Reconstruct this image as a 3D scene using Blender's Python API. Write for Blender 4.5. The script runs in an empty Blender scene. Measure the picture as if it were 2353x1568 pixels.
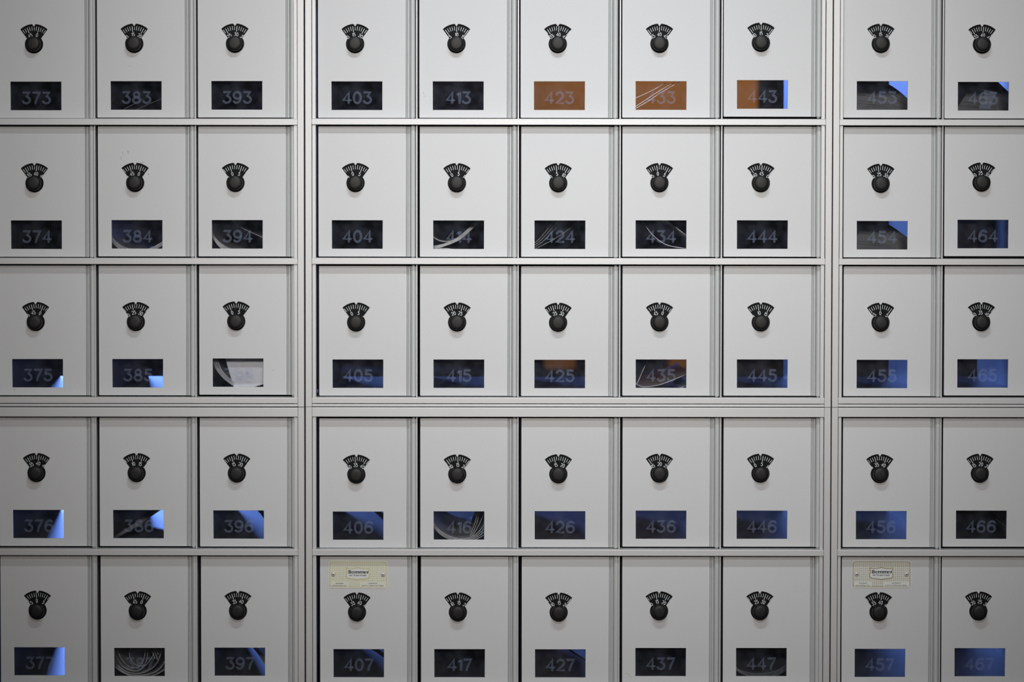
import bpy, bmesh, math, random
from mathutils import Vector, Matrix, Quaternion
random.seed(7)

# ------------------------------------------------------------------ camera
K = 0.0003846              # metres per photo pixel on the plane of the doors
F = 7300.0                 # focal length in photo pixels
W0, H0 = 2353.0, 1568.0
EYE = 1.60
TILT = math.atan(0.040)
ROLL = math.radians(0.066)
DIST = F * K
sc = bpy.context.scene
cam_data = bpy.data.cameras.new('camera')
cam = bpy.data.objects.new('camera', cam_data)
sc.collection.objects.link(cam)
cam_data.sensor_width = 36.0
cam_data.lens = 36.0 * F / W0
cam_data.clip_start = 0.05
cam_data.clip_end = 60
cam.location = (0, -DIST, EYE)
ROT = Matrix.Rotation(math.pi / 2 - TILT, 3, 'X') @ Matrix.Rotation(ROLL, 3, 'Z')
cam.rotation_euler = ROT.to_euler()
cam_data.dof.use_dof = True
cam_data.dof.focus_distance = DIST
cam_data.dof.aperture_fstop = 11
sc.camera = cam

# ------------------------------------------------------------------ world, lamps, exposure
world = bpy.data.worlds.new('world')
sc.world = world
world.use_nodes = True
wb = world.node_tree.nodes['Background']
wb.inputs[0].default_value = (1.0, 0.93, 0.86, 1)
wb.inputs[1].default_value = 0.05
sc.view_settings.view_transform = 'Standard'
sc.view_settings.look = 'None'
sc.view_settings.exposure = 0.05
sc.view_settings.gamma = 1.0
sc.view_settings.use_curve_mapping = False


def area(name, loc, target, sx, sy, power, color, spread=180):
    ld = bpy.data.lights.new(name, 'AREA')
    ld.shape = 'RECTANGLE'
    ld.size = sx
    ld.size_y = sy
    ld.energy = power
    ld.color = color
    ld.spread = math.radians(spread)
    o = bpy.data.objects.new(name, ld)
    sc.collection.objects.link(o)
    o.location = loc
    d = (Vector(target) - Vector(loc)).normalized()
    z = -d
    x = Vector((1, 0, 0))
    x = (x - z * x.dot(z)).normalized()
    y = z.cross(x)
    o.rotation_euler = Matrix((x, y, z)).transposed().to_euler()
    return o


area('near_tube_lamp', (0.05, -1.12, 2.53), (0.05, 0.0, 1.66), 0.55, 0.06, 0.82, (0.88, 0.955, 1.0), 50)
area('far_tube_lamp', (0.10, -2.75, 2.53), (0.05, 0.0, 1.62), 0.40, 0.09, 0.70, (0.91, 0.965, 1.0), 29)
# made-up frontal fill above eye height, brightening the middle doors most
area('front_fill', (0.02, -3.9, 2.16), (0.05, 0.0, 1.62), 0.60, 0.22, 1.26, (1.0, 0.93, 0.845), 23)
# daylight entering the sorting room behind the boxes, and a warm fill added to brighten its cartons
area('sorting_room_daylight', (-0.98, 3.45, 2.18), (0.30, 0.35, 1.38), 0.50, 0.36, 15.0, (0.17, 0.32, 1.0), 90)
area('carton_fill', (0.33, 2.1, 2.45), (0.33, 2.9, 1.80), 0.5, 0.3, 1.6, (1.0, 0.72, 0.42), 100)


def ray(px, py):
    v = Vector(((px - W0 / 2) / F, -(py - H0 / 2) / F, -1.0))
    return ROT @ v


def P(px, py, ypx=0.0):
    """world point seen at photo pixel (px, py) on the plane lying ypx pixels behind the doors"""
    d = ray(px, py)
    t = (ypx * K + DIST) / d.y
    return Vector((d.x * t, ypx * K, EYE + d.z * t))


# ------------------------------------------------------------------ materials
def principled(name, color, rough=0.5, metal=0.0, spec=0.5):
    m = bpy.data.materials.new(name)
    m.use_nodes = True
    b = m.node_tree.nodes['Principled BSDF']
    b.inputs['Base Color'].default_value = (*color, 1)
    b.inputs['Roughness'].default_value = rough
    b.inputs['Metallic'].default_value = metal
    b.inputs['Specular IOR Level'].default_value = spec
    return m


def grainy(m, scale, amount, bump=0.0, stretch=(1, 1, 1)):
    nt = m.node_tree
    b = nt.nodes['Principled BSDF']
    base = tuple(b.inputs['Base Color'].default_value)
    tc = nt.nodes.new('ShaderNodeTexCoord')
    mp = nt.nodes.new('ShaderNodeMapping')
    mp.inputs['Scale'].default_value = stretch
    nz = nt.nodes.new('ShaderNodeTexNoise')
    nz.inputs['Scale'].default_value = scale
    nz.inputs['Detail'].default_value = 3
    rp = nt.nodes.new('ShaderNodeMapRange')
    rp.inputs['From Min'].default_value = 0.25
    rp.inputs['From Max'].default_value = 0.75
    rp.inputs['To Min'].default_value = 1 - amount
    rp.inputs['To Max'].default_value = 1 + amount
    mx = nt.nodes.new('ShaderNodeVectorMath')
    mx.operation = 'SCALE'
    mx.inputs[0].default_value = base[:3]
    nt.links.new(tc.outputs['Object'], mp.inputs['Vector'])
    nt.links.new(mp.outputs[0], nz.inputs['Vector'])
    nt.links.new(nz.outputs['Fac'], rp.inputs['Value'])
    nt.links.new(rp.outputs[0], mx.inputs['Scale'])
    nt.links.new(mx.outputs[0], b.inputs['Base Color'])
    if bump:
        bp = nt.nodes.new('ShaderNodeBump')
        bp.inputs['Strength'].default_value = bump
        bp.inputs['Distance'].default_value = 0.0003
        nt.links.new(nz.outputs['Fac'], bp.inputs['Height'])
        nt.links.new(bp.outputs[0], b.inputs['Normal'])
    return m


M_DOOR = grainy(principled('satin_aluminium_door', (0.585, 0.585, 0.60), 0.55, 0.0, 0.35), 1100, 0.045, 0.05)
M_FRAME = grainy(principled('anodised_aluminium_frame', (0.50, 0.496, 0.505), 0.41, 0.14, 0.45), 900, 0.03)
M_HINGE = grainy(principled('extruded_aluminium_hinge', (0.50, 0.51, 0.515), 0.52, 0.12, 0.35), 900, 0.03)
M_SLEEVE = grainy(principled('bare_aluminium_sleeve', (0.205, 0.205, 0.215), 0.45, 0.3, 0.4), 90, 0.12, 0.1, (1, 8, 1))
M_BLACK = grainy(principled('black_moulded_plastic', (0.006, 0.006, 0.0068), 0.45, 0.0, 0.22), 2200, 0.3, 0.06)
M_DIAL = principled('black_dial_face', (0.004, 0.0035, 0.004), 0.6, 0.0, 0.12)
M_WHITE = principled('white_dial_print', (0.62, 0.65, 0.68), 0.6)
M_STEEL = principled('polished_rivet_steel', (0.62, 0.62, 0.63), 0.4, 0.25)
M_HOLE = principled('dark_rivet_bore', (0.01, 0.01, 0.01), 0.8)
M_BLACKOUT = principled('gap_blackout', (0.01, 0.01, 0.012), 0.9, 0, 0.1)  # for the added plate that keeps the door gaps dark


def glass_material():
    m = bpy.data.materials.new('clear_acrylic')
    m.use_nodes = True
    nt = m.node_tree
    nt.nodes.clear()
    out = nt.nodes.new('ShaderNodeOutputMaterial')
    tr = nt.nodes.new('ShaderNodeBsdfTransparent')
    tr.inputs[0].default_value = (0.93, 0.94, 0.96, 1)
    df = nt.nodes.new('ShaderNodeBsdfDiffuse')
    df.inputs[0].default_value = (0.55, 0.60, 0.80, 1)
    gl = nt.nodes.new('ShaderNodeBsdfGlossy')
    gl.inputs['Roughness'].default_value = 0.02
    tc = nt.nodes.new('ShaderNodeTexCoord')
    nz = nt.nodes.new('ShaderNodeTexNoise')
    nz.inputs['Scale'].default_value = 70
    nz.inputs['Detail'].default_value = 5
    rp = nt.nodes.new('ShaderNodeMapRange')
    rp.inputs['From Min'].default_value = 0.42
    rp.inputs['From Max'].default_value = 0.75
    rp.inputs['To Min'].default_value = 0.004
    rp.inputs['To Max'].default_value = 0.03
    m1 = nt.nodes.new('ShaderNodeMixShader')
    m2 = nt.nodes.new('ShaderNodeMixShader')
    fr = nt.nodes.new('ShaderNodeFresnel')
    fr.inputs[0].default_value = 1.3
    nt.links.new(tc.outputs['Object'], nz.inputs['Vector'])
    nt.links.new(nz.outputs['Fac'], rp.inputs['Value'])
    nt.links.new(rp.outputs[0], m1.inputs[0])
    nt.links.new(tr.outputs[0], m1.inputs[1])
    nt.links.new(df.outputs[0], m1.inputs[2])
    nt.links.new(fr.outputs[0], m2.inputs[0])
    nt.links.new(m1.outputs[0], m2.inputs[1])
    nt.links.new(gl.outputs[0], m2.inputs[2])
    nt.links.new(m2.outputs[0], out.inputs[0])
    return m


def frosted_material():
    m = bpy.data.materials.new('frosted_engraving')
    m.use_nodes = True
    nt = m.node_tree
    nt.nodes.clear()
    out = nt.nodes.new('ShaderNodeOutputMaterial')
    tr = nt.nodes.new('ShaderNodeBsdfTransparent')
    tr.inputs[0].default_value = (0.92, 0.93, 0.96, 1)
    df = nt.nodes.new('ShaderNodeBsdfPrincipled')
    df.inputs['Base Color'].default_value = (0.42, 0.50, 0.72, 1)
    df.inputs['Roughness'].default_value = 0.3
    lw = nt.nodes.new('ShaderNodeLayerWeight')
    lw.inputs['Blend'].default_value = 0.35
    rp = nt.nodes.new('ShaderNodeMapRange')
    rp.inputs['To Min'].default_value = 0.095
    rp.inputs['To Max'].default_value = 0.75
    mx = nt.nodes.new('ShaderNodeMixShader')
    nt.links.new(lw.outputs['Facing'], rp.inputs['Value'])
    nt.links.new(rp.outputs[0], mx.inputs[0])
    nt.links.new(tr.outputs[0], mx.inputs[1])
    nt.links.new(df.outputs[0], mx.inputs[2])
    nt.links.new(mx.outputs[0], out.inputs[0])
    return m


M_GLASS = glass_material()
M_ETCH = frosted_material()


# ------------------------------------------------------------------ object helpers
def link(o, parent=None):
    sc.collection.objects.link(o)
    if parent:
        o.parent = parent
    return o


def mesh_obj(name, me, parent=None, loc=(0, 0, 0)):
    o = bpy.data.objects.new(name, me)
    o.location = loc
    return link(o, parent)


def tag(o, label=None, cat=None, group=None, kind=None):
    for k, v in (('label', label), ('category', cat), ('group', group), ('kind', kind)):
        if v:
            o[k] = v
    return o


def empty(name, loc):
    o = bpy.data.objects.new(name, None)
    o.empty_display_size = 0.01
    o.location = loc
    return link(o)


def to_mesh(name, bm, mats, smooth=False):
    me = bpy.data.meshes.new(name)
    bmesh.ops.recalc_face_normals(bm, faces=bm.faces)
    bm.to_mesh(me)
    bm.free()
    for m in (mats if isinstance(mats, (list, tuple)) else [mats]):
        me.materials.append(m)
    if smooth:
        me.polygons.foreach_set('use_smooth', [True] * len(me.polygons))
    return me


def add_box(bm, x0, x1, y0, y1, z0, z1, mat=0):
    vs = [bm.verts.new((x, y, z)) for x in (x0, x1) for y in (y0, y1) for z in (z0, z1)]
    for q in ((0, 1, 3, 2), (4, 6, 7, 5), (0, 4, 5, 1), (2, 3, 7, 6), (0, 2, 6, 4), (1, 5, 7, 3)):
        f = bm.faces.new([vs[i] for i in q])
        f.material_index = mat
    return vs


def add_prism(bm, prof, a0, a1, axis, mat=0):
    """profile (two coordinates) swept along an axis: 'X' takes (y, z); 'Z' takes (x, y); 'Y' takes (x, z)"""
    def pt(p, a):
        if axis == 'X':
            return (a, p[0], p[1])
        if axis == 'Z':
            return (p[0], p[1], a)
        return (p[0], a, p[1])
    r0 = [bm.verts.new(pt(p, a0)) for p in prof]
    r1 = [bm.verts.new(pt(p, a1)) for p in prof]
    n = len(prof)
    for i in range(n):
        f = bm.faces.new((r0[i], r0[(i + 1) % n], r1[(i + 1) % n], r1[i]))
        f.material_index = mat
    for r in (r0, list(reversed(r1))):
        f = bm.faces.new(r)
        f.material_index = mat


def add_lathe(bm, prof, cx, cz, n=40, knurl=None, mat=0):
    """profile of (radius, y) about an axis that points into the wall"""
    rings = []
    for j, (r, y) in enumerate(prof):
        ring = []
        for i in range(n):
            rr = r
            if knurl and j in knurl and i % 2:
                rr = r - 0.55 * K
            a = 2 * math.pi * i / n
            ring.append(bm.verts.new((cx + rr * math.cos(a), y, cz + rr * math.sin(a))))
        rings.append(ring)
    for a, b in zip(rings, rings[1:]):
        for i in range(n):
            f = bm.faces.new((a[i], a[(i + 1) % n], b[(i + 1) % n], b[i]))
            f.material_index = mat
    for ring in (rings[0], rings[-1]):
        f = bm.faces.new(ring)
        f.material_index = mat


def ribbon(bm, pts, half, closed=False, section=None, y=0.0, cap=True):
    """a stroke in the plane of the wall: pts are (x, z); section gives (across -1..1, height)"""
    n = len(pts)
    sec = section or ((-1, 0), (1, 0))
    rows = []
    for i, p in enumerate(pts):
        if closed:
            a, b = pts[i - 1], pts[(i + 1) % n]
        else:
            a, b = pts[max(i - 1, 0)], pts[min(i + 1, n - 1)]
        d = Vector((b[0] - a[0], b[1] - a[1]))
        if d.length < 1e-9:
            d = Vector((1, 0))
        d.normalize()
        nrm = Vector((-d.y, d.x))
        m = 1.0
        if 0 < i < n - 1 or closed:
            e = Vector((p[0] - a[0], p[1] - a[1]))
            if e.length > 1e-9:
                e.normalize()
                c = abs(e.dot(d))
                m = 1.0 / max(c, 0.62)
        rows.append([bm.verts.new((p[0] + nrm.x * s * half * m, y - h, p[1] + nrm.y * s * half * m)) for s, h in sec])
    rng = range(n if closed else n - 1)
    for i in rng:
        a, b = rows[i], rows[(i + 1) % n]
        for j in range(len(sec) - 1):
            bm.faces.new((a[j], a[j + 1], b[j + 1], b[j]))
    if cap and not closed:
        for i, sgn in ((0, -1), (n - 1, 1)):
            p = pts[i]
            q = pts[1] if i == 0 else pts[n - 2]
            d = Vector((p[0] - q[0], p[1] - q[1])).normalized()
            hmax = max(h for s, h in sec)
            c = bm.verts.new((p[0], y - hmax * 0.7, p[1]))
            a0 = math.atan2(d.y, d.x)
            fan = [bm.verts.new((p[0] + half * math.cos(a0 + t), y, p[1] + half * math.sin(a0 + t)))
                   for t in (-math.pi / 2, -math.pi / 4, 0, math.pi / 4, math.pi / 2)]
            for u, v in zip(fan, fan[1:]):
                bm.faces.new((c, u, v))


def arc(cx, cy, rx, ry, a0, a1, n=14):
    return [(cx + rx * math.cos(math.radians(a0 + (a1 - a0) * i / n)),
             cy + ry * math.sin(math.radians(a0 + (a1 - a0) * i / n))) for i in range(n + 1)]


six = arc(.33, .30, .33, .30, 0, 360, 20)
GLYPH = {
    '0': (.66, [(arc(.33, .5, .33, .5, 0, 342, 19), True)]),
    '1': (.22, [([(.0, .80), (.13, .88), (.22, 1.0), (.22, 0)], False)]),
    '2': (.64, [(arc(.32, .69, .31, .31, 165, -38, 12) + [(.02, .0), (.64, .0)], False)]),
    '3': (.64, [([(.04, 1.0), (.58, 1.0), (.30, .60)] + arc(.30, .30, .34, .30, 70, -155, 13), False)]),
    '4': (.66, [([(.49, 0), (.49, 1.0), (.0, .27), (.68, .27)], False)]),
    '5': (.64, [([(.58, 1.0), (.13, 1.0), (.08, .56)] + arc(.30, .32, .34, .32, 125, -155, 13), False)]),
    '6': (.66, [(arc(.33, .31, .33, .31, 0, 342, 19), True), (arc(.40, .40, .40, .60, 172, 52, 9), False)]),
    '7': (.62, [([(.0, 1.0), (.62, 1.0), (.40, .55), (.27, .25), (.22, .0)], False)]),
    '8': (.66, [(arc(.33, .76, .25, .24, 0, 342, 19), True), (arc(.33, .26, .33, .26, 0, 342, 19), True)]),
    '9': (.66, [(arc(.33, .69, .33, .31, 0, 342, 19), True), (arc(.26, .60, .40, .60, -8, -128, 9), False)]),
}


def glyph_mesh(name, ch, h, half, section, mat):
    bm = bmesh.new()
    for pts, closed in GLYPH[ch][1]:
        ribbon(bm, [(x * h, z * h) for x, z in pts], half, closed, section)
    return to_mesh(name, bm, mat, True)


def filled(name, loops, extrude, bevel, mat, res=1):
    """2-D outline with holes filled, given thickness and a bevelled rim; laid in the plane of the wall"""
    cu = bpy.data.curves.new(name, 'CURVE')
    cu.dimensions = '2D'
    cu.fill_mode = 'BOTH'
    cu.extrude = extrude
    cu.bevel_depth = bevel
    cu.bevel_resolution = res
    cu.offset = -bevel
    for lp in loops:
        sp = cu.splines.new('POLY')
        sp.points.add(len(lp) - 1)
        for q, (x, z) in zip(sp.points, lp):
            q.co = (x, z, 0, 1)
        sp.use_cyclic_u = True
    o = bpy.data.objects.new(name, cu)
    sc.collection.objects.link(o)
    dg = bpy.context.evaluated_depsgraph_get()
    me = bpy.data.meshes.new_from_object(o.evaluated_get(dg))
    bpy.data.objects.remove(o)
    bpy.data.curves.remove(cu)
    me.transform(Matrix.Rotation(math.pi / 2, 4, 'X'))
    me.materials.clear()
    me.materials.append(mat)
    me.name = name
    return me


def text_mesh(s, size, mat, offset=0.0, sx=1.0, align='CENTER'):
    cu = bpy.data.curves.new('text', 'FONT')
    cu.body = s
    cu.size = size
    cu.align_x = align
    cu.offset = offset
    o = bpy.data.objects.new('text', cu)
    sc.collection.objects.link(o)
    dg = bpy.context.evaluated_depsgraph_get()
    me = bpy.data.meshes.new_from_object(o.evaluated_get(dg))
    bpy.data.objects.remove(o)
    me.transform(Matrix.Diagonal((sx, 1, 1, 1)))
    me.transform(Matrix.Rotation(math.pi / 2, 4, 'X'))
    me.materials.clear()
    me.materials.append(mat)
    return me


# ------------------------------------------------------------------ the room
def struct(name, bm, m):
    return tag(mesh_obj(name, to_mesh(name, bm, m)), kind='structure')


M_WALL = grainy(principled('painted_wall', (0.55, 0.53, 0.50), 0.8), 30, 0.03)
M_FLOOR = grainy(principled('terrazzo_floor', (0.30, 0.27, 0.24), 0.5), 60, 0.15)
M_CEIL = grainy(principled('white_ceiling', (0.72, 0.70, 0.66), 0.9), 40, 0.03)
M_BACK = grainy(principled('dark_sorting_room_wall', (0.035, 0.038, 0.05), 0.8), 20, 0.1)
cab_x0, cab_x1 = P(-40, 784, -26).x, P(2440, 784, -26).x
cab_z1, cab_z0 = P(1176, -76, -26).z, P(1176, 1626, -26).z
bm = bmesh.new()
add_box(bm, -3.2, 3.2, -5.5, 4.0, -0.05, 0.0)
struct('floor', bm, M_FLOOR)
bm = bmesh.new()
add_box(bm, -3.2, 3.2, -5.5, 4.0, 2.56, 2.61)
struct('ceiling', bm, M_CEIL)
bm = bmesh.new()
ya, yb = -0.006, 0.10
add_box(bm, -3.2, cab_x0, ya, yb, 0, 2.56)
add_box(bm, cab_x1, 3.2, ya, yb, 0, 2.56)
add_box(bm, cab_x0, cab_x1, ya, yb, 0, cab_z0)
add_box(bm, cab_x0, cab_x1, ya, yb, cab_z1, 2.56)
struct('wall_front', bm, M_WALL)
bm = bmesh.new()
add_box(bm, -3.2, 3.2, 3.9, 4.0, 0, 2.56)
struct('wall_back', bm, M_BACK)
bm = bmesh.new()
add_box(bm, -3.2, -3.1, 0.10, 3.9, 0, 2.56)
struct('wall_left', bm, M_BACK)
bm = bmesh.new()
add_box(bm, 3.1, 3.2, 0.10, 3.9, 0, 2.56)
struct('wall_right', bm, M_BACK)

bm = bmesh.new()
add_box(bm, 0.29, 0.62, 0.60, 0.62, 1.59, 1.70)
struct('light_blocker_1', bm, M_BACK)  # unseen bar added to keep blue light off the second-row boxes at right

# ------------------------------------------------------------------ cabinet frames
REF = 600.0


def X(px, ypx):
    return P(px, REF, ypx).x


def Z(cx, py, ypx):
    return P(cx, py, ypx).z


RAIL_Y, IN_Y, DIV_Y = -26, -20, -9


def rail(parent, x0, x1, ztop, zbot, yf=RAIL_Y, yb=14, name='rail'):
    b = 2.3 * K
    y0, y1 = yf * K, yb * K
    bm = bmesh.new()
    rim = [(y0 + b - b * math.cos(t), ztop - b + b * math.sin(t)) for t in (0, .3, .6, .9, 1.2, math.pi / 2)]
    add_prism(bm, [(y0, zbot + 0.5 * K)] + rim + [(y1, ztop), (y1, zbot), (y0 + 0.5 * K, zbot)], x0, x1, 'X')
    return mesh_obj(name, to_mesh(name, bm, M_FRAME), parent)


def stile(parent, x0, x1, z0, z1, yf, yb=14, name='outer_stile', b=0.6):
    b *= K
    y0, y1 = yf * K, yb * K
    bm = bmesh.new()
    add_prism(bm, [(x0, y1), (x0, y0 + b), (x0 + b, y0), (x1 - b, y0), (x1, y0 + b), (x1, y1)], z0, z1, 'Z')
    return mesh_obj(name, to_mesh(name, bm, M_FRAME), parent)


# every cabinet: outer stiles, inner stiles, dividers, and the lines of its rails (photo pixels)
CAB = {
    'left': dict(cx=340, so=(-37.5, -23.2, 684.0, 698.6), si=(-22.5, -13.0, 675.3, 683.4), div=(218.4, 449.7),
                 up=((-48, -33), (272.2, 287.0), (593.0, 607.4), (913.2, 927.2)), strip=(928.5, 934.6),
                 lo=((936.4, 958.0), (1262.4, 1276.8), (1579, 1594)), span='373 to 395', span2='376 to 397'),
    'middle': dict(cx=1310, so=(701.8, 716.5, 1896.0, 1910.7), si=(717.6, 725.9, 1885.8, 1894.4), div=(957.6, 1190.5, 1424.2, 1657.5),
                   up=((-47, -32), (272.8, 286.9), (593.3, 607.9), (914.0, 928.0)), strip=(929.3, 935.2),
                   lo=((936.6, 958.6), (1263.1, 1277.8), (1580, 1595)), span='403 to 445', span2='406 to 447'),
    'right': dict(cx=2150, so=(1913.3, 1927.6, 2420.0, 2434.0), si=(1928.5, 1935.7, 2408, 2419), div=(2164.6,),
                  up=((-46, -31), (274.2, 288.3), (594.8, 609.0), (914.8, 928.6)), strip=(929.9, 935.9),
                  lo=((937.4, 959.0), (1264.1, 1278.5), (1581, 1596)), span='453 to 465', span2='456 to 467'),
}
ARRIVE = {('left', 'up'): 'silver frame of the upper left cabinet holding boxes 373 to 395',
          ('middle', 'up'): 'silver frame of the upper middle cabinet holding boxes 403 to 445',
          ('right', 'up'): 'silver frame of the upper right cabinet holding boxes 453 to 465',
          ('left', 'lo'): 'silver frame of the lower left cabinet holding boxes 376 to 397',
          ('middle', 'lo'): 'silver frame of the lower middle cabinet holding boxes 406 to 447',
          ('right', 'lo'): 'silver frame of the lower right cabinet holding boxes 456 to 467'}
for cname, c in CAB.items():
    cx = c['cx']
    for half in ('up', 'lo'):
        rails = c[half]
        if half == 'up':
            ztop, zbot = Z(cx, rails[0][0] - 20, RAIL_Y), Z(cx, c['strip'][1] + 0.2, RAIL_Y)
        else:
            ztop, zbot = Z(cx, rails[0][0] - 0.2, RAIL_Y), Z(cx, rails[-1][1] + 24, RAIL_Y)
        root = empty('mailbox_cabinet_frame', (P(cx, REF, 0).x, 0, zbot))
        inv = -Vector(root.location)
        tag(root, ARRIVE[(cname, half)], 'frame', 'aluminium mailbox cabinet frames')
        made = []
        xo = [X(v, RAIL_Y) for v in c['so']]
        xi = [X(v, IN_Y) for v in c['si']]
        xr0, xr1 = xo[1] + 0.5 * K, xo[2] - 0.5 * K
        for i, (a, b) in enumerate(rails):
            made.append(rail(root, xr0, xr1, Z(cx, a, RAIL_Y), Z(cx, b, RAIL_Y)))
        if half == 'up':
            made.append(rail(root, xr0, xr1, Z(cx, c['strip'][0], RAIL_Y), Z(cx, c['strip'][1], RAIL_Y), RAIL_Y + 1, name='edge_strip'))
        for a, b in ((xo[0], xo[1]), (xo[2], xo[3])):
            made.append(stile(root, a, b, zbot, ztop, RAIL_Y, 100))
        for a, b in ((xi[0], xi[1]), (xi[2], xi[3])):
            made.append(stile(root, a, b, zbot + 2 * K, ztop - 2 * K, IN_Y, name='inner_stile'))
        for d in c['div']:
            xd = X(d, DIV_Y)
            made.append(stile(root, xd - 1.75 * K, xd + 1.75 * K, zbot + 2 * K, ztop - 2 * K, DIV_Y, 18, 'divider', 0.8))
        for o in made:
            o.location = inv

# ------------------------------------------------------------------ shared mailbox meshes
# local origin: upper left corner of the number window, x right, z up, y into the wall, in pixels * K
def k(pts):
    return [(x * K, z * K) for x, z in pts]


KX, KZ = 54.2, 85.5         # knob centre, right of and above the window corner
R_FAN, R_HOLE = 46.0, 20.9


def key_outline():
    pts = []
    half = math.degrees(math.asin(31.1 / R_FAN))
    # fan arc from the left corner over the notch to the right corner (angles measured from straight up, clockwise)
    def pol(a, r):
        return (KX + r * math.sin(math.radians(a)), KZ + r * math.cos(math.radians(a)))
    for i in range(9):
        pts.append(pol(-half + (half - 5.1) * i / 8, R_FAN))
    pts.append((KX - 0.5, KZ + 40.4))
    pts.append((KX + 0.5, KZ + 40.4))
    for i in range(9):
        pts.append(pol(5.1 + (half - 5.1) * i / 8, R_FAN))
    # side of the fan down to the round hole: it meets the circle about 56 degrees from straight up
    a = 50.5
    for i in range(29):
        t = a + (360 - 2 * a) * i / 28
        pts.append(pol(t, R_HOLE))
    return pts


door_outline = [(-31, 215.5), (170.5, 215.5), (170.5, -83.6), (-29.5, -83.6), (-31, -82.1)]
window = [(0, 0), (116.4, 0), (116.4, -65.3), (0, -65.3)]
PANEL = filled('door_panel', [k(door_outline), k(window), k(key_outline())], 1.6 * K, 0.9 * K, M_DOOR, 1)
PANEL.transform(Matrix.Translation((0, 2.5 * K, 0)))

bm = bmesh.new()
prof = [(170.6, .6), (171.6, 4), (173.4, 2.2), (175.0, 1.6), (175.4, 3.4), (176.0, 0.2), (178.4, 0.2), (179.2, 4.2), (180.6, 2.5)]
for i in range(13):
    a = math.radians(200 - 215 * i / 12)
    prof.append((186.4 + 6.1 * math.cos(a), -2.6 - 6.3 * math.sin(a)))
prof += [(192.2, 5), (170.6, 6)]
add_prism(bm, [(x * K, y * K) for x, y in prof], -83.6 * K, 215.2 * K, 'Z')
r = 3.4
add_prism(bm, [((186.2 + r * math.cos(t * .785)) * K, (-1.5 + r * math.sin(t * .785)) * K) for t in range(8)], -87.2 * K, -83.6 * K, 'Z')
add_prism(bm, [((186.2 + r * math.cos(t * .785)) * K, (-1.5 + r * math.sin(t * .785)) * K) for t in range(8)], 215.2 * K, 218.6 * K, 'Z')
HINGE = to_mesh('hinge', bm, M_HINGE, False)

bm = bmesh.new()
add_lathe(bm, [(52 * K, 9 * K), (52 * K, 6.2 * K), (1 * K, 6.1 * K)], 0, 0, 64)
DISC = to_mesh('dial', bm, M_DIAL)
bm = bmesh.new()
for n in range(50):
    a = math.radians(n * 7.2)
    r1, r0 = 44.6, (31.2 if n % 5 == 0 else 35.2)
    s, co = math.sin(a), math.cos(a)
    ribbon(bm, [(r0 * K * s, r0 * K * co), (r1 * K * s, r1 * K * co)], 0.50 * K if n % 5 else 0.62 * K, cap=False)
    if n % 5 == 0:
        st = str(n)
        h = 7.7
        gap = 1.75
        w = sum(GLYPH[ch][0] * h * .72 for ch in st) + gap * (len(st) - 1)
        x = -w / 2
        for ch in st:
            for pts, closed in GLYPH[ch][1]:
                q = []
                for gx, gz in pts:
                    lx, lz = x + gx * h * .72, 21.6 + gz * h
                    q.append(((lx * co + lz * s) * K, (-lx * s + lz * co) * K))
                ribbon(bm, q, 0.52 * K, closed, cap=False)
            x += GLYPH[ch][0] * h * .72 + gap
MARKS = to_mesh('dial_markings', bm, M_WHITE)

bm = bmesh.new()
add_lathe(bm, [(12 * K, 5.8 * K), (17.4 * K, 5.0 * K), (17.8 * K, 2 * K), (17.8 * K, -1 * K), (17.2 * K, -16 * K), (17.1 * K, -19.6 * K),
               (16.4 * K, -21.7 * K), (15.0 * K, -22.6 * K), (9 * K, -23.1 * K), (2 * K, -23.3 * K)], 0, 0, 64, knurl=(2, 3, 4))
KNOB = to_mesh('knob', bm, M_BLACK)
KNOB.polygons.foreach_set('use_smooth', [abs(p.normal.y) > 0.3 for p in KNOB.polygons])

bm = bmesh.new()
ribbon(bm, k(arc(0, 0, 19.0, 19.0, 90 - 50, 90 - 310, 40)), 2.1 * K, section=((-1, 0), (-.8, 1.5 * K), (.8, 1.5 * K), (1, 0)), y=5.5 * K, cap=False)
COLLAR = to_mesh('collar', bm, M_DIAL)

bm = bmesh.new()
add_box(bm, -4 * K, 120.4 * K, 5.6 * K, 8.2 * K, -69.3 * K, 4 * K)
PANE = to_mesh('window_pane', bm, M_GLASS)

SLEEVE_D = 1010
bm = bmesh.new()
x0, x1, z0, z1 = -34.2 * K, 194.4 * K, -92.0 * K, 224.0 * K
y0, y1, t = 20 * K, SLEEVE_D * K, 1.2 * K
for (a, b, c_, d) in ((x0, x0 + t, z0, z1), (x1 - t, x1, z0, z1), (x0 + t, x1 - t, z0, z0 + t), (x0 + t, x1 - t, z1 - t, z1)):
    add_box(bm, a, b, y0, y1, c_, d)
for (a, b, c_, d) in ((-34.2, -14, -92, 224), (134, 194.4, -92, 224), (-14, 134, -92, -74), (-14, 134, 8, 224)):
    add_box(bm, a * K, b * K, 17 * K, 19.5 * K, c_ * K, d * K, 1)  # dark plate added behind the door to stop light showing in its gaps
SLEEVE = to_mesh('box_sleeve', bm, [M_SLEEVE, M_BLACKOUT])

ETCH_SEC = ((-1, 0), (-.78, 1.5 * K), (-.5, .25 * K), (.5, .25 * K), (.78, 1.5 * K), (1, 0))
DIGIT = {ch: glyph_mesh('digit', ch, 24.4 * K, 2.55 * K, ETCH_SEC, M_ETCH) for ch in GLYPH}

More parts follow.
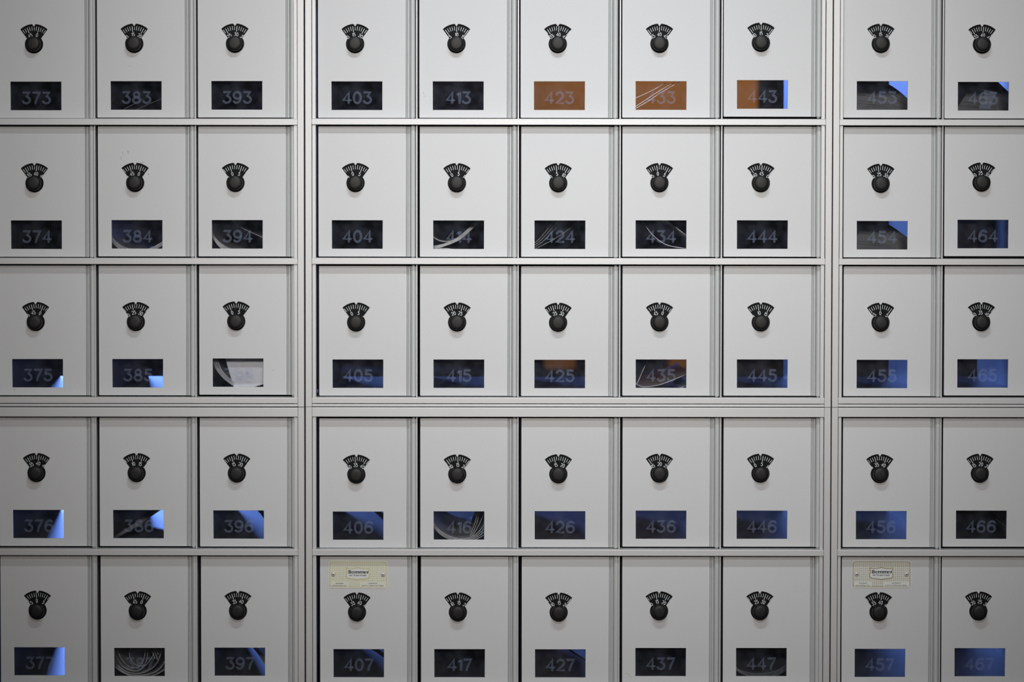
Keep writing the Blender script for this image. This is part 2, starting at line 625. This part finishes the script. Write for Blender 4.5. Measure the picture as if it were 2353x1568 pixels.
# window corner (photo pixels) and dial reading of every mailbox
COLS = ['37', '38', '39', '40', '41', '42', '43', '44', '45', '46']
WIN = {
    '3': [(24, 187.7), (254.3, 186.7), (485.7, 186.4), (761.7, 187.2), (994.5, 187.2), (1227.2, 187.2), (1460.8, 186.8), (1693.8, 184.4), (1969.2, 186.8), (2201.5, 188.4)],
    '4': [(25.2, 506.9), (256.4, 506.1), (486.9, 506.1), (762.7, 506.4), (995.6, 507.0), (1228.4, 507.0), (1460.8, 506.7), (1693.7, 506.7), (1969.1, 508.2), (2200.7, 505.5)],
    '5': [(28, 825.6), (258.1, 825.6), (488.7, 824.3), (764.2, 826.7), (996.2, 826.8), (1228.1, 827.4), (1461.0, 826.6), (1693.6, 826.6), (1968.8, 827.4), (2200.2, 826.1)],
    '6': [(30, 1172.5), (260, 1172.7), (490.2, 1173.7), (764.8, 1176.3), (996.6, 1175.8), (1228.8, 1175.4), (1461, 1174.1), (1693, 1174.1), (1967.1, 1175.0), (2197.1, 1174.1)],
    '7': [(32.6, 1488.3), (262.5, 1489.8), (493, 1489.2), (766.4, 1492.6), (998.1, 1492.6), (1229.6, 1493), (1460.3, 1490), (1691.7, 1490), (1964.3, 1492), (2193.8, 1490.4)],
}
DIALV = {
    '3': [48, 16, 29.2, 16, 9.9, 39.5, 40.0, 14.8, 15.0, 39.2],
    '4': [39.1, 47.4, 2.4, 2.1, 3.8, 5.9, 1.1, 44.4, 26.0, 25.5],
    '5': [46.9, 26.6, 3.1, 3.3, 22.7, 27.3, 47.7, 11.1, 0.0, 35.4],
    '6': [39.0, 12.5, 17.3, 35.6, 14.7, 16.8, 19.8, 3.8, 37.1, 19.1],
    '7': [0.7, 47.2, 37.7, 38.2, 14.2, 14.6, 16.3, 27.4, 38.4, 23.8],
}
NOTE = {
    '373': 'near-black window, top left corner of the photo',
    '383': 'window crossed by dim grey diagonal edges',
    '393': 'dark brownish window, upper right of the left cabinet',
    '403': 'plain charcoal window, upper left of the middle cabinet',
    '413': 'plain navy window just left of the amber ones',
    '423': 'window filled with flat amber glow',
    '433': 'amber window crossed by a bright diagonal streak',
    '443': 'window amber at left and blue at right',
    '453': 'window with blue light in its upper right corner',
    '463': 'dark window with blue corner, top right of the photo',
    '374': 'dim black window, leftmost column, second row',
    '384': 'door flecked with rust specks, curled magazine inside',
    '394': 'curled page edges sweeping down its window',
    '404': 'navy window with crisp pale digits, upper left of middle cabinet',
    '414': 'pale curled pages crossing its window',
    '424': 'thin fanned page edges behind its number',
    '434': 'bright curved sheet edge behind its number',
    '444': 'plain navy window right of the bright curved sheet',
    '454': 'dark curved magazine across its window, second row right',
    '464': 'window half black and half navy, right edge of photo',
    '375': 'black window with blue corner, leftmost column',
    '385': 'bright blue patch in the lower right of its window',
    '395': 'white envelope showing in its window',
    '405': 'blue wedge right of its number, lower left of upper middle cabinet',
    '415': 'faint horizontal blue band behind its number',
    '425': 'amber glow above a blue band in its window',
    '435': 'thin curved sleeve edge along its window bottom',
    '445': 'dark window with faint blue at right, middle cabinet corner',
    '455': 'window turning blue on its right half, third row',
    '465': 'dark window with a blue sheen, third row right edge',
    '376': 'window glowing blue along its right side, fourth row left edge',
    '386': 'black window with a bright blue upper right corner',
    '396': 'slanted blue band in window, below the white envelope',
    '406': 'slanted blue band in window, above the gold maker plate',
    '416': 'round curled magazine filling its window',
    '426': 'deep blue window between curled magazine and plain black window',
    '436': 'window blue along its top and black below',
    '446': 'black window with dim blue top, lower middle cabinet corner',
    '456': 'right half of window blue, above the brown maker plate',
    '466': 'dark window with slanted magazine edges, fourth row right edge',
    '377': 'window bright blue at its right, bottom left corner of photo',
    '387': 'coiled magazines filling its window',
    '397': 'blue light at right of window, beside the coiled magazines',
    '407': 'cream and gold maker plate riveted above its dial',
    '417': 'plain dark window, just right of the gold-plated box',
    '427': 'dark window with pale streaks in its upper right corner',
    '437': 'black window, brown specks on door, bottom row',
    '447': 'round page edges at the bottom of its window',
    '457': 'cream and brown maker plate riveted above its dial',
    '467': 'window mostly blue, bottom right corner of the photo',
}
bm = bmesh.new()
add_box(bm, -34.2 * K, 194.4 * K, (SLEEVE_D + 1) * K, (SLEEVE_D + 4) * K, -92 * K, 224 * K)
REAR_BLOCKER = to_mesh('rear_blocker', bm, M_SLEEVE)  # unseen panel added to shut blue light out of a box
REAR_BLOCKED = {'373', '383', '393', '374', '394', '403', '424', '417', '437', '447', '387', '414', '434', '466', '395', '404', '444'}  # boxes given the added panel so that their windows stay dark
BOX = {}
for row in '34567':
    for ci, col in enumerate(COLS):
        num = col + row
        px, py = WIN[row][ci]
        root = empty('mailbox', P(px, py, 0))
        lab = 'silver mailbox numbered %s, %s' % (num, NOTE[num])
        tag(root, lab, 'mailbox', 'numbered combination mailboxes')
        mesh_obj('door_panel', PANEL, root)
        mesh_obj('hinge', HINGE, root)
        dial = mesh_obj('dial', DISC, root, (KX * K, 0, (KZ - 3.5) * K))
        dial.rotation_euler = (0, math.radians(-DIALV[row][ci] * 7.2), 0)
        mesh_obj('dial_markings', MARKS, dial, (0, 6.0 * K, 0))
        kb = mesh_obj('knob', KNOB, root, (KX * K, 0, KZ * K))
        kb.rotation_euler = (0, random.uniform(0, 6), 0)
        mesh_obj('collar', COLLAR, root, (KX * K, 0, KZ * K))
        pane = mesh_obj('window_pane', PANE, root)
        mesh_obj('box_sleeve', SLEEVE, root)
        if num in REAR_BLOCKED:
            mesh_obj('rear_blocker', REAR_BLOCKER, root)
        h, gap = 24.4, 7.6
        w = sum(GLYPH[ch][0] * h for ch in num) + gap * 2
        x = 58.6 - w / 2
        for ch in num:
            mesh_obj('digit', DIGIT[ch], pane, (x * K, 5.5 * K, -49.4 * K))
            x += GLYPH[ch][0] * h + gap
        BOX[num] = root

# ------------------------------------------------------------------ maker plates
def plate(box, dx, dz, gold, tint, tilt):
    root = BOX[box]
    m_base = principled('cream_enamel_' + box, (0.67, 0.68, 0.60) if box == '407' else (0.68, 0.69, 0.65), 0.4)
    m_gold = principled('printed_gold_' + box, gold, 0.5)
    m_ink = principled('printed_black_' + box, (0.012, 0.012, 0.012), 0.5)
    m_white = principled('printed_white_' + box, (0.66, 0.67, 0.67), 0.4)
    w, h, rr = 137.0, 63.6, 8.0
    def rrect(x0, z0, x1, z1, r_, n=6):
        pts = []
        for cx_, cz_, a0 in ((x1 - r_, z1 - r_, 0), (x0 + r_, z1 - r_, 90), (x0 + r_, z0 + r_, 180), (x1 - r_, z0 + r_, 270)):
            pts += arc(cx_, cz_, r_, r_, a0, a0 + 90, n)
        return pts
    me = filled('nameplate', [k(rrect(0, -h, w, 0, rr))], 0.5 * K, 0.3 * K, m_base)
    me.transform(Matrix.Translation((0, -0.2 * K, 0)))
    pl = mesh_obj('nameplate', me, root, (dx * K, 0, dz * K))
    pl.rotation_euler = (0, math.radians(tilt), 0)
    pl['label'] = 'cream maker plate with a grid and shield badge'
    yy = -1.1
    def flat(nm, loops, mat, y):
        m_ = filled(nm, [k(l) for l in loops], 0.0, 0.0, mat)
        return mesh_obj(nm, m_, pl, (0, y * K, 0))
    bm = bmesh.new()
    for i in range(30):
        x = 5.2 + i * (w - 10.4) / 29
        ribbon(bm, k([(x, -h + 3.6), (x, -3.2)]), 0.34 * K, cap=False)
    for i in range(13):
        z = -5.4 - i * (h - 11.0) / 12
        ribbon(bm, k([(3.0, z), (w - 3.0, z)]), 0.34 * K, cap=False)
    ribbon(bm, k(rrect(2.6, -h + 3.2, w - 2.6, -2.4, 6.2)), 0.75 * K, True)
    mesh_obj('printed_grid', to_mesh('printed_grid', bm, m_gold), pl, (0, -1.1 * K, 0))
    flat('address_panel', [[(5.5, -49), (46, -49), (46, -60), (5.5, -60)]], m_base, -1.3)
    flat('address_panel', [[(73, -49), (132.5, -49), (132.5, -60), (73, -60)]], m_base, -1.3)
    # shield badge
    sx0, sx1, sz0, sz1 = 41.2, 94.6, -15.4, -44.0
    cxs = (sx0 + sx1) / 2
    top = [(sx0, -16.5), (sx0 + 5, -17.8), (sx0 + 16, -17.6), (cxs - 5, -16.8), (cxs, -15.0), (cxs + 5, -16.8), (sx1 - 16, -17.6), (sx1 - 5, -17.8), (sx1, -16.5)]
    right = [(sx1 + .2, -19.5), (sx1 - 1.8, -23), (sx1 - 1.6, -27), (sx1 + .6, -32), (sx1 + .2, -37), (sx1 - 4, -40.6)]
    bot = [(sx1 - 12, -41.4), (cxs + 6, -42), (cxs, -44), (cxs - 6, -42), (sx0 + 12, -41.4), (sx0 + 4, -40.6), (sx0 - .2, -37), (sx0 - .6, -32), (sx0 + 1.6, -27), (sx0 + 1.8, -23), (sx0 - .2, -19.5)]
    outline = top + right + bot
    cz = -29.5
    flat('shield_badge', [outline], m_white, -1.5)
    bm = bmesh.new()
    ribbon(bm, k([(cxs + (x - cxs) * .985, cz + (z - cz) * .985) for x, z in outline]), 1.0 * K, True)
    mesh_obj('shield_border', to_mesh('shield_border', bm, m_gold), pl, (0, -1.7 * K, 0))
    # the serif name, drawn stroke by stroke
    bm = bmesh.new()
    def q(x0_, x1_, z0_, z1_):
        vs = [bm.verts.new((a * K, 0, b * K)) for a, b in ((x0_, z0_), (x1_, z0_), (x1_, z1_), (x0_, z1_))]
        bm.faces.new(vs)
    def stroke(pts, hw, closed=False):
        ribbon(bm, k(pts), (hw + .18) * K, closed, cap=False)
    bx, bz = 45.6, -28.9
    hcap, hx = 7.4, 5.0
    q(bx, bx + 4, bz, bz + .6); q(bx, bx + 4, bz + hcap - .6, bz + hcap); q(bx + 1.0, bx + 3.0, bz, bz + hcap)
    stroke([(bx + 3, bz + hcap - .35)] + [(bx + x, bz + z) for x, z in arc(4.0, 5.5, 1.9, 1.55, 90, -90, 8)] + [(bx + 3, bz + 3.9)], .5)
    stroke([(bx + 3, bz + 3.7)] + [(bx + x, bz + z) for x, z in arc(4.4, 2.05, 2.2, 1.7, 90, -90, 8)] + [(bx + 3, bz + .35)], .6)
    q(bx + 5.1, bx + 6.4, bz + 4.4, bz + 6.4); q(bx + 5.6, bx + 7.1, bz + 1.0, bz + 3.2)
    ox = bx + 10.6
    stroke([(ox + x, bz + z) for x, z in arc(0, 2.5, 2.0, 2.25, 0, 342, 19)], .5, True)
    q(ox - 2.7, ox - 1.3, bz + 1.3, bz + 3.8); q(ox + 1.3, ox + 2.7, bz + 1.3, bz + 3.8)
    def stem(x, hgt=5.0):
        q(x - .15, x + 2.1, bz, bz + hgt)
        q(x - .8, x + 2.7, bz, bz + .5)
    def em(x):
        for s_ in (0, 4.2, 8.4):
            stem(x + s_)
        q(x - .8, x + .4, bz + 4.4, bz + 5.0)
        for s_ in (1.4, 5.6):
            stroke([(x + s_, bz + 3.9), (x + s_ + 1.2, bz + 4.8), (x + s_ + 2.6, bz + 4.7), (x + s_ + 3.4, bz + 3.9)], .42)
    em(bx + 14.9)
    em(bx + 26.6)
    ex = bx + 39.9
    stroke([(ex + x, bz + z) for x, z in arc(0, 2.5, 1.9, 2.25, 20, 320, 15)], .45)
    q(ex - 2.5, ex - 1.2, bz + 1.2, bz + 3.8); q(ex - 1.5, ex + 2.0, bz + 2.4, bz + 2.9); q(ex + 1.1, ex + 2.1, bz + 2.6, bz + 3.9)
    rx = bx + 43.4
    stem(rx)
    q(rx - .8, rx + .4, bz + 4.4, bz + 5.0)
    stroke([(rx + 1.5, bz + 3.7), (rx + 2.4, bz + 4.7), (rx + 3.6, bz + 4.6)], .5)
    q(rx + 2.7, rx + 4.0, bz + 3.5, bz + 4.7)
    mesh_obj('lettering', to_mesh('lettering', bm, m_ink), pl, (0, -1.9 * K, 0))
    for s_, size, x, z, off, sx_ in (('over 125 years of quality', 4.6, cxs, -34.4, .1, .86), ('BOMMER', 4.0, 26.0, -53.6, 0, 1.12),
                                     ('INDUSTRIES, INC.', 4.0, 26.0, -58.9, 0, 1.1), ('LANDRUM,', 4.0, 102.5, -53.0, 0, 1.12),
                                     ('SOUTH CAROLINA 29356', 4.0, 102.0, -58.3, 0, 1.1)):
        tm = text_mesh(s_, size * K, m_ink, off * K, sx_)
        mesh_obj('lettering', tm, pl, (x * K, -1.9 * K, z * K))
    for x in (11.4, 126.0):
        bm = bmesh.new()
        add_lathe(bm, [(5.4 * K, 0), (5.2 * K, -1.6 * K), (3.9 * K, -3.2 * K), (2.0 * K, -3.7 * K)], 0, 0, 24)
        rv = mesh_obj('rivet', to_mesh('rivet', bm, M_STEEL, True), pl, (x * K, -0.5 * K, -31.2 * K))
        bm = bmesh.new()
        add_lathe(bm, [(1.6 * K, 0), (1.6 * K, -3.9 * K), (.3 * K, -3.9 * K)], 0, 0, 14)
        mesh_obj('rivet', to_mesh('rivet', bm, M_HOLE), pl, (x * K, -0.5 * K, -31.2 * K))


plate('407', -11.4, 205.2, (0.56, 0.50, 0.25), None, 0.35)
plate('457', -8.0, 204.8, (0.34, 0.27, 0.16), None, 0.1)

# scraps of clear tape stuck inside the window of box 463
pane = [o for o in BOX['463'].children if o.name.startswith('window_pane')][0]
for quad in ([(2261.6, 206.2), (2289.8, 212.2), (2281, 232.6), (2260, 227.3)], [(2254.6, 231.9), (2280, 231.9), (2275.7, 251), (2249, 249.8)]):
    bm = bmesh.new()
    bm.faces.new([bm.verts.new(P(x, y, 5.2) - BOX['463'].location) for x, y in quad])
    mesh_obj('clear_tape', to_mesh('clear_tape', bm, M_ETCH), pane)

# rust specks on a few doors
M_RUST = principled('rust_speck_brown', (0.10, 0.045, 0.02), 0.8)
M_YEL = principled('dried_adhesive', (0.42, 0.30, 0.10), 0.8)
SPECK = {'384': [(278, 361), (278, 366), (282, 350), (283, 355), (293, 347), (294, 352), (323, 373), (326, 375), (327, 378), (329, 373), (342, 400), (333, 429), (341, 401), (295, 349)],
         '383': [(297.5, 151.5)], '416': [(992.5, 1249.6)], '395': [(627, 851)], '437': [(1438, 1548), (1443, 1549), (1447, 1553), (1451, 1556)],
         '413': [(973, 214), (974.5, 221)], '453': [(2002, 253.6)], '375': [(33.5, 895)], '445': [(1445 + 0, 0)]}
SPECK.pop('445')
for num, pts in SPECK.items():
    root = BOX[num]
    bm = bmesh.new()
    for px, py in pts:
        p = P(px, py, 0) - root.location
        rr = (0.75 if num in ('384', '437') else 0.95) * K
        vs = [bm.verts.new((p.x + rr * math.cos(a) * random.uniform(.8, 1.2), -0.1 * K, p.z + rr * math.sin(a) * random.uniform(.8, 1.2))) for a in [i * .785 for i in range(8)]]
        bm.faces.new(vs)
    o = mesh_obj('rust_speck', to_mesh('rust_speck', bm, M_RUST if num in ('384', '437', '375') else M_YEL), root)
    if len(pts) > 2:
        o['kind'] = 'stuff'

# ------------------------------------------------------------------ mail inside the boxes
M_PAPER = grainy(principled('white_envelope_paper', (0.94, 0.93, 0.95), 0.7), 300, 0.03)
M_PAGE = grainy(principled('grey_page_edges', (0.62, 0.60, 0.58), 0.55), 500, 0.1)
M_PAGED = grainy(principled('dark_page_edges', (0.20, 0.20, 0.20), 0.45), 300, 0.15)
M_PLASTIC = principled('clear_sleeve_edge', (0.75, 0.75, 0.78), 0.25)
M_GLOSSY = grainy(principled('dark_magazine_cover', (0.045, 0.045, 0.047), 0.4), 200, 0.2)
M_CYAN = principled('cyan_card', (0.03, 0.28, 0.42), 0.5)


def smooth_path(pts, n=10):
    out = []
    P_ = [pts[0]] + list(pts) + [pts[-1]]
    for i in range(1, len(P_) - 2):
        p0, p1, p2, p3 = [Vector(p) for p in P_[i - 1:i + 3]]
        for j in range(n):
            t_ = j / n
            out.append(0.5 * ((2 * p1) + (p2 - p0) * t_ + (2 * p0 - 5 * p1 + 4 * p2 - p3) * t_ ** 2 + (3 * p1 - p0 - 3 * p2 + p3) * t_ ** 3))
    out.append(Vector(pts[-1]))
    return out


def sheets(num, name, label, cat, paths, y0=120, length=500, thick=1.1, mat=None, jag=6, group='mail lying in the boxes'):
    """sheets of paper seen end on: every path (photo pixels) is one sheet that runs back into the box"""
    bm = bmesh.new()
    o0 = P(*WIN[num[2]][COLS.index(num[:2])], 0)
    for path in paths:
        yy = y0 + random.uniform(0, jag)
        pts = [P(p.x, p.y, yy) - o0 for p in smooth_path(path)]
        up, dn = [], []
        for i, p in enumerate(pts):
            a, b = pts[max(i - 1, 0)], pts[min(i + 1, len(pts) - 1)]
            d = Vector((b.x - a.x, 0, b.z - a.z)).normalized()
            nv = Vector((-d.z, 0, d.x)) * thick * K / 2
            up.append(p + nv)
            dn.append(p - nv)
        L = length * K
        ring = [[bm.verts.new(v) for v in (u, d_, d_ + Vector((0, L, 0)), u + Vector((0, L, 0)))] for u, d_ in zip(up, dn)]
        for a, b in zip(ring, ring[1:]):
            for j in range(4):
                bm.faces.new((a[j], a[(j + 1) % 4], b[(j + 1) % 4], b[j]))
        bm.faces.new(ring[0])
        bm.faces.new(ring[-1])
    o = mesh_obj(name, to_mesh(name, bm, mat or M_PAGE), None, o0)
    tag(o, label, cat, group)
    return o


def fan(path_a, path_b, n):
    return [[(a[0] + (b[0] - a[0]) * i / (n - 1), a[1] + (b[1] - a[1]) * i / (n - 1)) for a, b in zip(path_a, path_b)] for i in range(n)]


sheets('384', 'magazine', 'curled magazine whose round edge shows in the window of box 384', 'magazine',
       fan([(250, 527), (262, 551), (282, 567), (312, 575), (345, 571), (378, 553)], [(250, 541), (262, 561), (282, 576), (312, 584), (345, 578), (378, 561)], 4), thick=1.5)
sheets('394', 'magazine', 'curled magazine sweeping down the left of the window of box 394', 'magazine',
       fan([(483, 515), (490, 538), (503, 556), (522, 569), (548, 580)], [(483, 528), (490, 548), (503, 566), (515, 575), (548, 589)], 7) + [[(528, 500), (545, 517), (570, 531), (608, 548)]], thick=1.2)
sheets('414', 'magazine', 'pale curled magazine crossing the window of box 414', 'magazine',
       fan([(990, 567), (1020, 561), (1052, 546), (1078, 524), (1102, 500)], [(990, 574), (1020, 566), (1055, 551), (1082, 528), (1112, 500)], 4) + [[(990, 540), (1005, 551), (1022, 555), (1042, 553)], [(990, 575), (1020, 571), (1045, 574)]], thick=1.9)
sheets('424', 'magazine', 'thin fanned leaflet edges behind the number of box 424', 'magazine',
       [[(1226, 561), (1245, 543), (1275, 505)], [(1226, 566), (1250, 545), (1285, 505)], [(1226, 571), (1255, 548), (1295, 505)], [(1226, 574), (1260, 557), (1292, 538), (1338, 503)]], thick=.7)
sheets('434', 'magazine', 'glossy curved leaflet behind the number of box 434', 'magazine',
       [[(1470, 500), (1487, 524), (1505, 545), (1535, 564), (1582, 572)], [(1525, 500), (1552, 522), (1582, 545)]], thick=1.5, mat=M_PLASTIC)
sheets('435', 'magazine', 'clear curved sleeve edge along the bottom of the window of box 435', 'magazine',
       [[(1491, 820), (1478, 850), (1463, 884)], [(1456, 878), (1475, 889), (1510, 886), (1545, 874), (1582, 858)], [(1560, 893), (1582, 884)]], thick=1.3, mat=M_PLASTIC)
sheets('433', 'magazine', 'folded clear wrapper slanting across the amber window of box 433', 'magazine',
       [[(1456, 252), (1490, 232), (1520, 212), (1568, 184)], [(1456, 248), (1520, 206), (1560, 184)], [(1455, 228), (1500, 207), (1530, 190)]], thick=.9, mat=M_PLASTIC, y0=40, length=14)
sheets('383', 'magazine', 'dim slanted magazine edges behind the number of box 383', 'magazine',
       [[(250, 245), (268, 215), (294, 184)], [(272, 258), (320, 232), (378, 198)], [(300, 258), (345, 238), (378, 224)]], thick=1.0, mat=M_PAGED, y0=260)
sheets('416', 'magazine', 'round curled magazine filling the window of box 416', 'magazine',
       fan([(988, 1180), (998, 1205), (1020, 1226), (1055, 1238), (1090, 1231), (1112, 1208)], [(988, 1192), (1000, 1216), (1022, 1235), (1055, 1243), (1092, 1240), (1118, 1226)], 4) +
       [[(1082, 1233), (1095, 1205), (1103, 1170)], [(1085, 1233), (1100, 1208), (1112, 1180)], [(1080, 1232), (1092, 1200), (1098, 1172)]], thick=1.2)
o = sheets('416', 'card', 'thin cyan card at the right edge of the window of box 416', 'card', [[(1106, 1231), (1110, 1214), (1114, 1195)]], thick=2.0, mat=M_CYAN)
coil = [[(264, 1485), (268, 1512), (288, 1536), (318, 1542), (336, 1520), (340, 1485)],
        [(270, 1485), (276, 1510), (294, 1531), (316, 1535), (330, 1516), (335, 1485)],
        [(258, 1500), (270, 1528), (295, 1546), (330, 1546), (360, 1526), (372, 1490)],
        [(258, 1512), (275, 1538), (300, 1551), (340, 1551), (366, 1538), (384, 1512)],
        [(340, 1485), (350, 1500), (356, 1515)], [(348, 1485), (358, 1505), (362, 1518)], [(356, 1485), (364, 1505)],
        [(300, 1485), (298, 1510), (312, 1528), (334, 1530), (352, 1505), (356, 1485)],
        [(258, 1528), (280, 1545), (310, 1556), (350, 1554), (384, 1536)]]
sheets('387', 'magazine', 'coiled magazines filling the window of box 387', 'magazine', coil, thick=1.5)
sheets('447', 'magazine', 'dark curled magazine rim at the bottom of the window of box 447', 'magazine',
       fan([(1688, 1530), (1705, 1543), (1745, 1549), (1785, 1542), (1810, 1526)], [(1688, 1538), (1710, 1551), (1745, 1557), (1785, 1552), (1810, 1538)], 4), thick=1.2, mat=M_PAGED)
sheets('395', 'magazine', 'curled magazine left of the white envelope in box 395', 'magazine',
       fan([(488, 820), (495, 845), (512, 868), (535, 886)], [(499, 820), (505, 842), (518, 862), (540, 880)], 5), thick=1.2, y0=60)
for num, lab, pa in (('453', 'dark curved magazine filling the window of box 453', fan([(1978, 172), (2026, 188), (2060, 207), (2096, 238)], [(1956, 266), (2000, 266), (2045, 266), (2096, 272)], 34)),
                     ('454', 'dark curved magazine across the window of box 454', fan([(1985, 492), (2024, 508), (2056, 527), (2094, 554)], [(1956, 586), (2000, 586), (2045, 586), (2094, 592)], 34)),
                     ('463', 'dark magazine across the window of box 463', fan([(2256, 160), (2288, 186), (2326, 222)], [(2188, 266), (2250, 266), (2326, 272)], 38)),
                     ('466', 'dark slanted magazines at the upper right of the window of box 466', [[(2248, 1168), (2280, 1188), (2316, 1212)], [(2262, 1168), (2290, 1185), (2316, 1205)], [(2278, 1168), (2300, 1185), (2316, 1198)]]),
                     ('396', 'dark magazine edge in the corner of the window of box 396', fan([(588, 1170), (600, 1182), (610, 1198)], [(596, 1168), (606, 1178), (612, 1190)], 5)),
                     ('406', 'dark magazine edges in the upper corner of the window of box 406', fan([(856, 1172), (870, 1185), (886, 1200)], [(868, 1172), (878, 1180), (888, 1190)], 6)),
                     ('397', 'dark magazine edge at the right of the window of box 397', fan([(578, 1484), (594, 1505), (614, 1535)], [(586, 1484), (600, 1500), (616, 1522)], 6)),
                     ('407', 'dark magazine edge in the upper corner of the window of box 407', fan([(846, 1488), (866, 1500), (888, 1516)], [(862, 1488), (876, 1498), (888, 1506)], 6)),
                     ('427', 'pale leaflet edges at the upper right of the window of box 427', [[(1298, 1488), (1322, 1505), (1350, 1524)], [(1303, 1488), (1326, 1504), (1350, 1519)]]),
                     ('386', 'grey rod-like leaflet edge slanting across the window of box 386', fan([(256, 1238), (300, 1210), (362, 1170)], [(264, 1238), (306, 1214), (372, 1170)], 6))):
    sheets(num, 'magazine', lab, 'magazine', pa, thick=3.4 if num in ('453', '454', '463') else 1.2, mat=M_GLOSSY if num in ('453', '454', '463') else M_PAGED, y0=200, length=420)

# white envelope in box 395, lying slanted in the box
o0 = P(*WIN['5'][2], 0)
bm = bmesh.new()
quad = [(517, 822), (611, 815), (611, 882), (574, 892), (538, 893)]
f0 = [P(x, y, 60 + (y - 820) * 0.1) - o0 for x, y in quad]
a = [bm.verts.new(v) for v in f0]
b = [bm.verts.new(v + Vector((0, 2.2 * K, 0))) for v in f0]
bm.faces.new(a)
bm.faces.new(list(reversed(b)))
for i in range(5):
    bm.faces.new((a[i], a[(i + 1) % 5], b[(i + 1) % 5], b[i]))
tag(mesh_obj('envelope', to_mesh('envelope', bm, M_PAPER), None, o0), 'white envelope leaning behind the window of box 395', 'envelope', 'mail lying in the boxes')

# ------------------------------------------------------------------ sorting room: shelf with parcels
M_CARTON = grainy(principled('brown_carton', (0.62, 0.30, 0.085), 0.8), 14, 0.06)
M_SHELF = principled('dark_steel_shelf', (0.03, 0.03, 0.035), 0.6)


def carton(px0, px1, py0, py1, ypx, depth, label):
    c = P((px0 + px1) / 2, py1, ypx)
    a, b = P(px0, py0, ypx), P(px1, py1, ypx)
    root = empty('carton', (c.x, c.y, c.z))
    w, h = b.x - a.x, a.z - b.z
    bm = bmesh.new()
    add_box(bm, -w / 2, w / 2, 0, depth, 0, h)
    bmesh.ops.bevel(bm, geom=bm.edges[:], offset=0.003, segments=1, affect='EDGES')
    mesh_obj('carton_body', to_mesh('carton_body', bm, M_CARTON), root)
    bm = bmesh.new()
    add_box(bm, -w / 2, w / 2, depth / 2 - .03, depth / 2 + .03, h, h + .0006)
    mesh_obj('packing_tape', to_mesh('packing_tape', bm, M_CARTON), root)
    tag(root, label, 'box', 'cartons in the room behind')
    return c.z, root


YS = 7600
z1_, r1_ = carton(1160, 1742, 120, 300, YS, 0.3, 'large brown carton seen amber through windows 423 and 433')
z2_, r2_ = carton(1250, 1322, 770, 851, YS, 0.2, 'small brown carton glimpsed through window 425')
z3_, r3_ = carton(1536, 1640, 770, 851, YS, 0.2, 'brown carton glimpsed through window 435')
root = empty('storage_rack', (P(1450, 300, YS).x, P(0, 0, YS).y, 0))
tag(root, 'dark storage rack carrying cartons in the room behind the boxes', 'rack')
for z in (z1_, min(z2_, z3_)):
    bm = bmesh.new()
    add_box(bm, -0.62, 0.62, -0.04, 0.34, z - 0.025, z - 0.0005)
    mesh_obj('shelf', to_mesh('shelf', bm, M_SHELF), root)
for sx in (-0.62, 0.60):
    for sy in (-0.04, 0.32):
        bm = bmesh.new()
        add_box(bm, sx, sx + 0.02, sy, sy + 0.02, 0, z1_ + 0.25)
        mesh_obj('upright', to_mesh('upright', bm, M_SHELF), root)
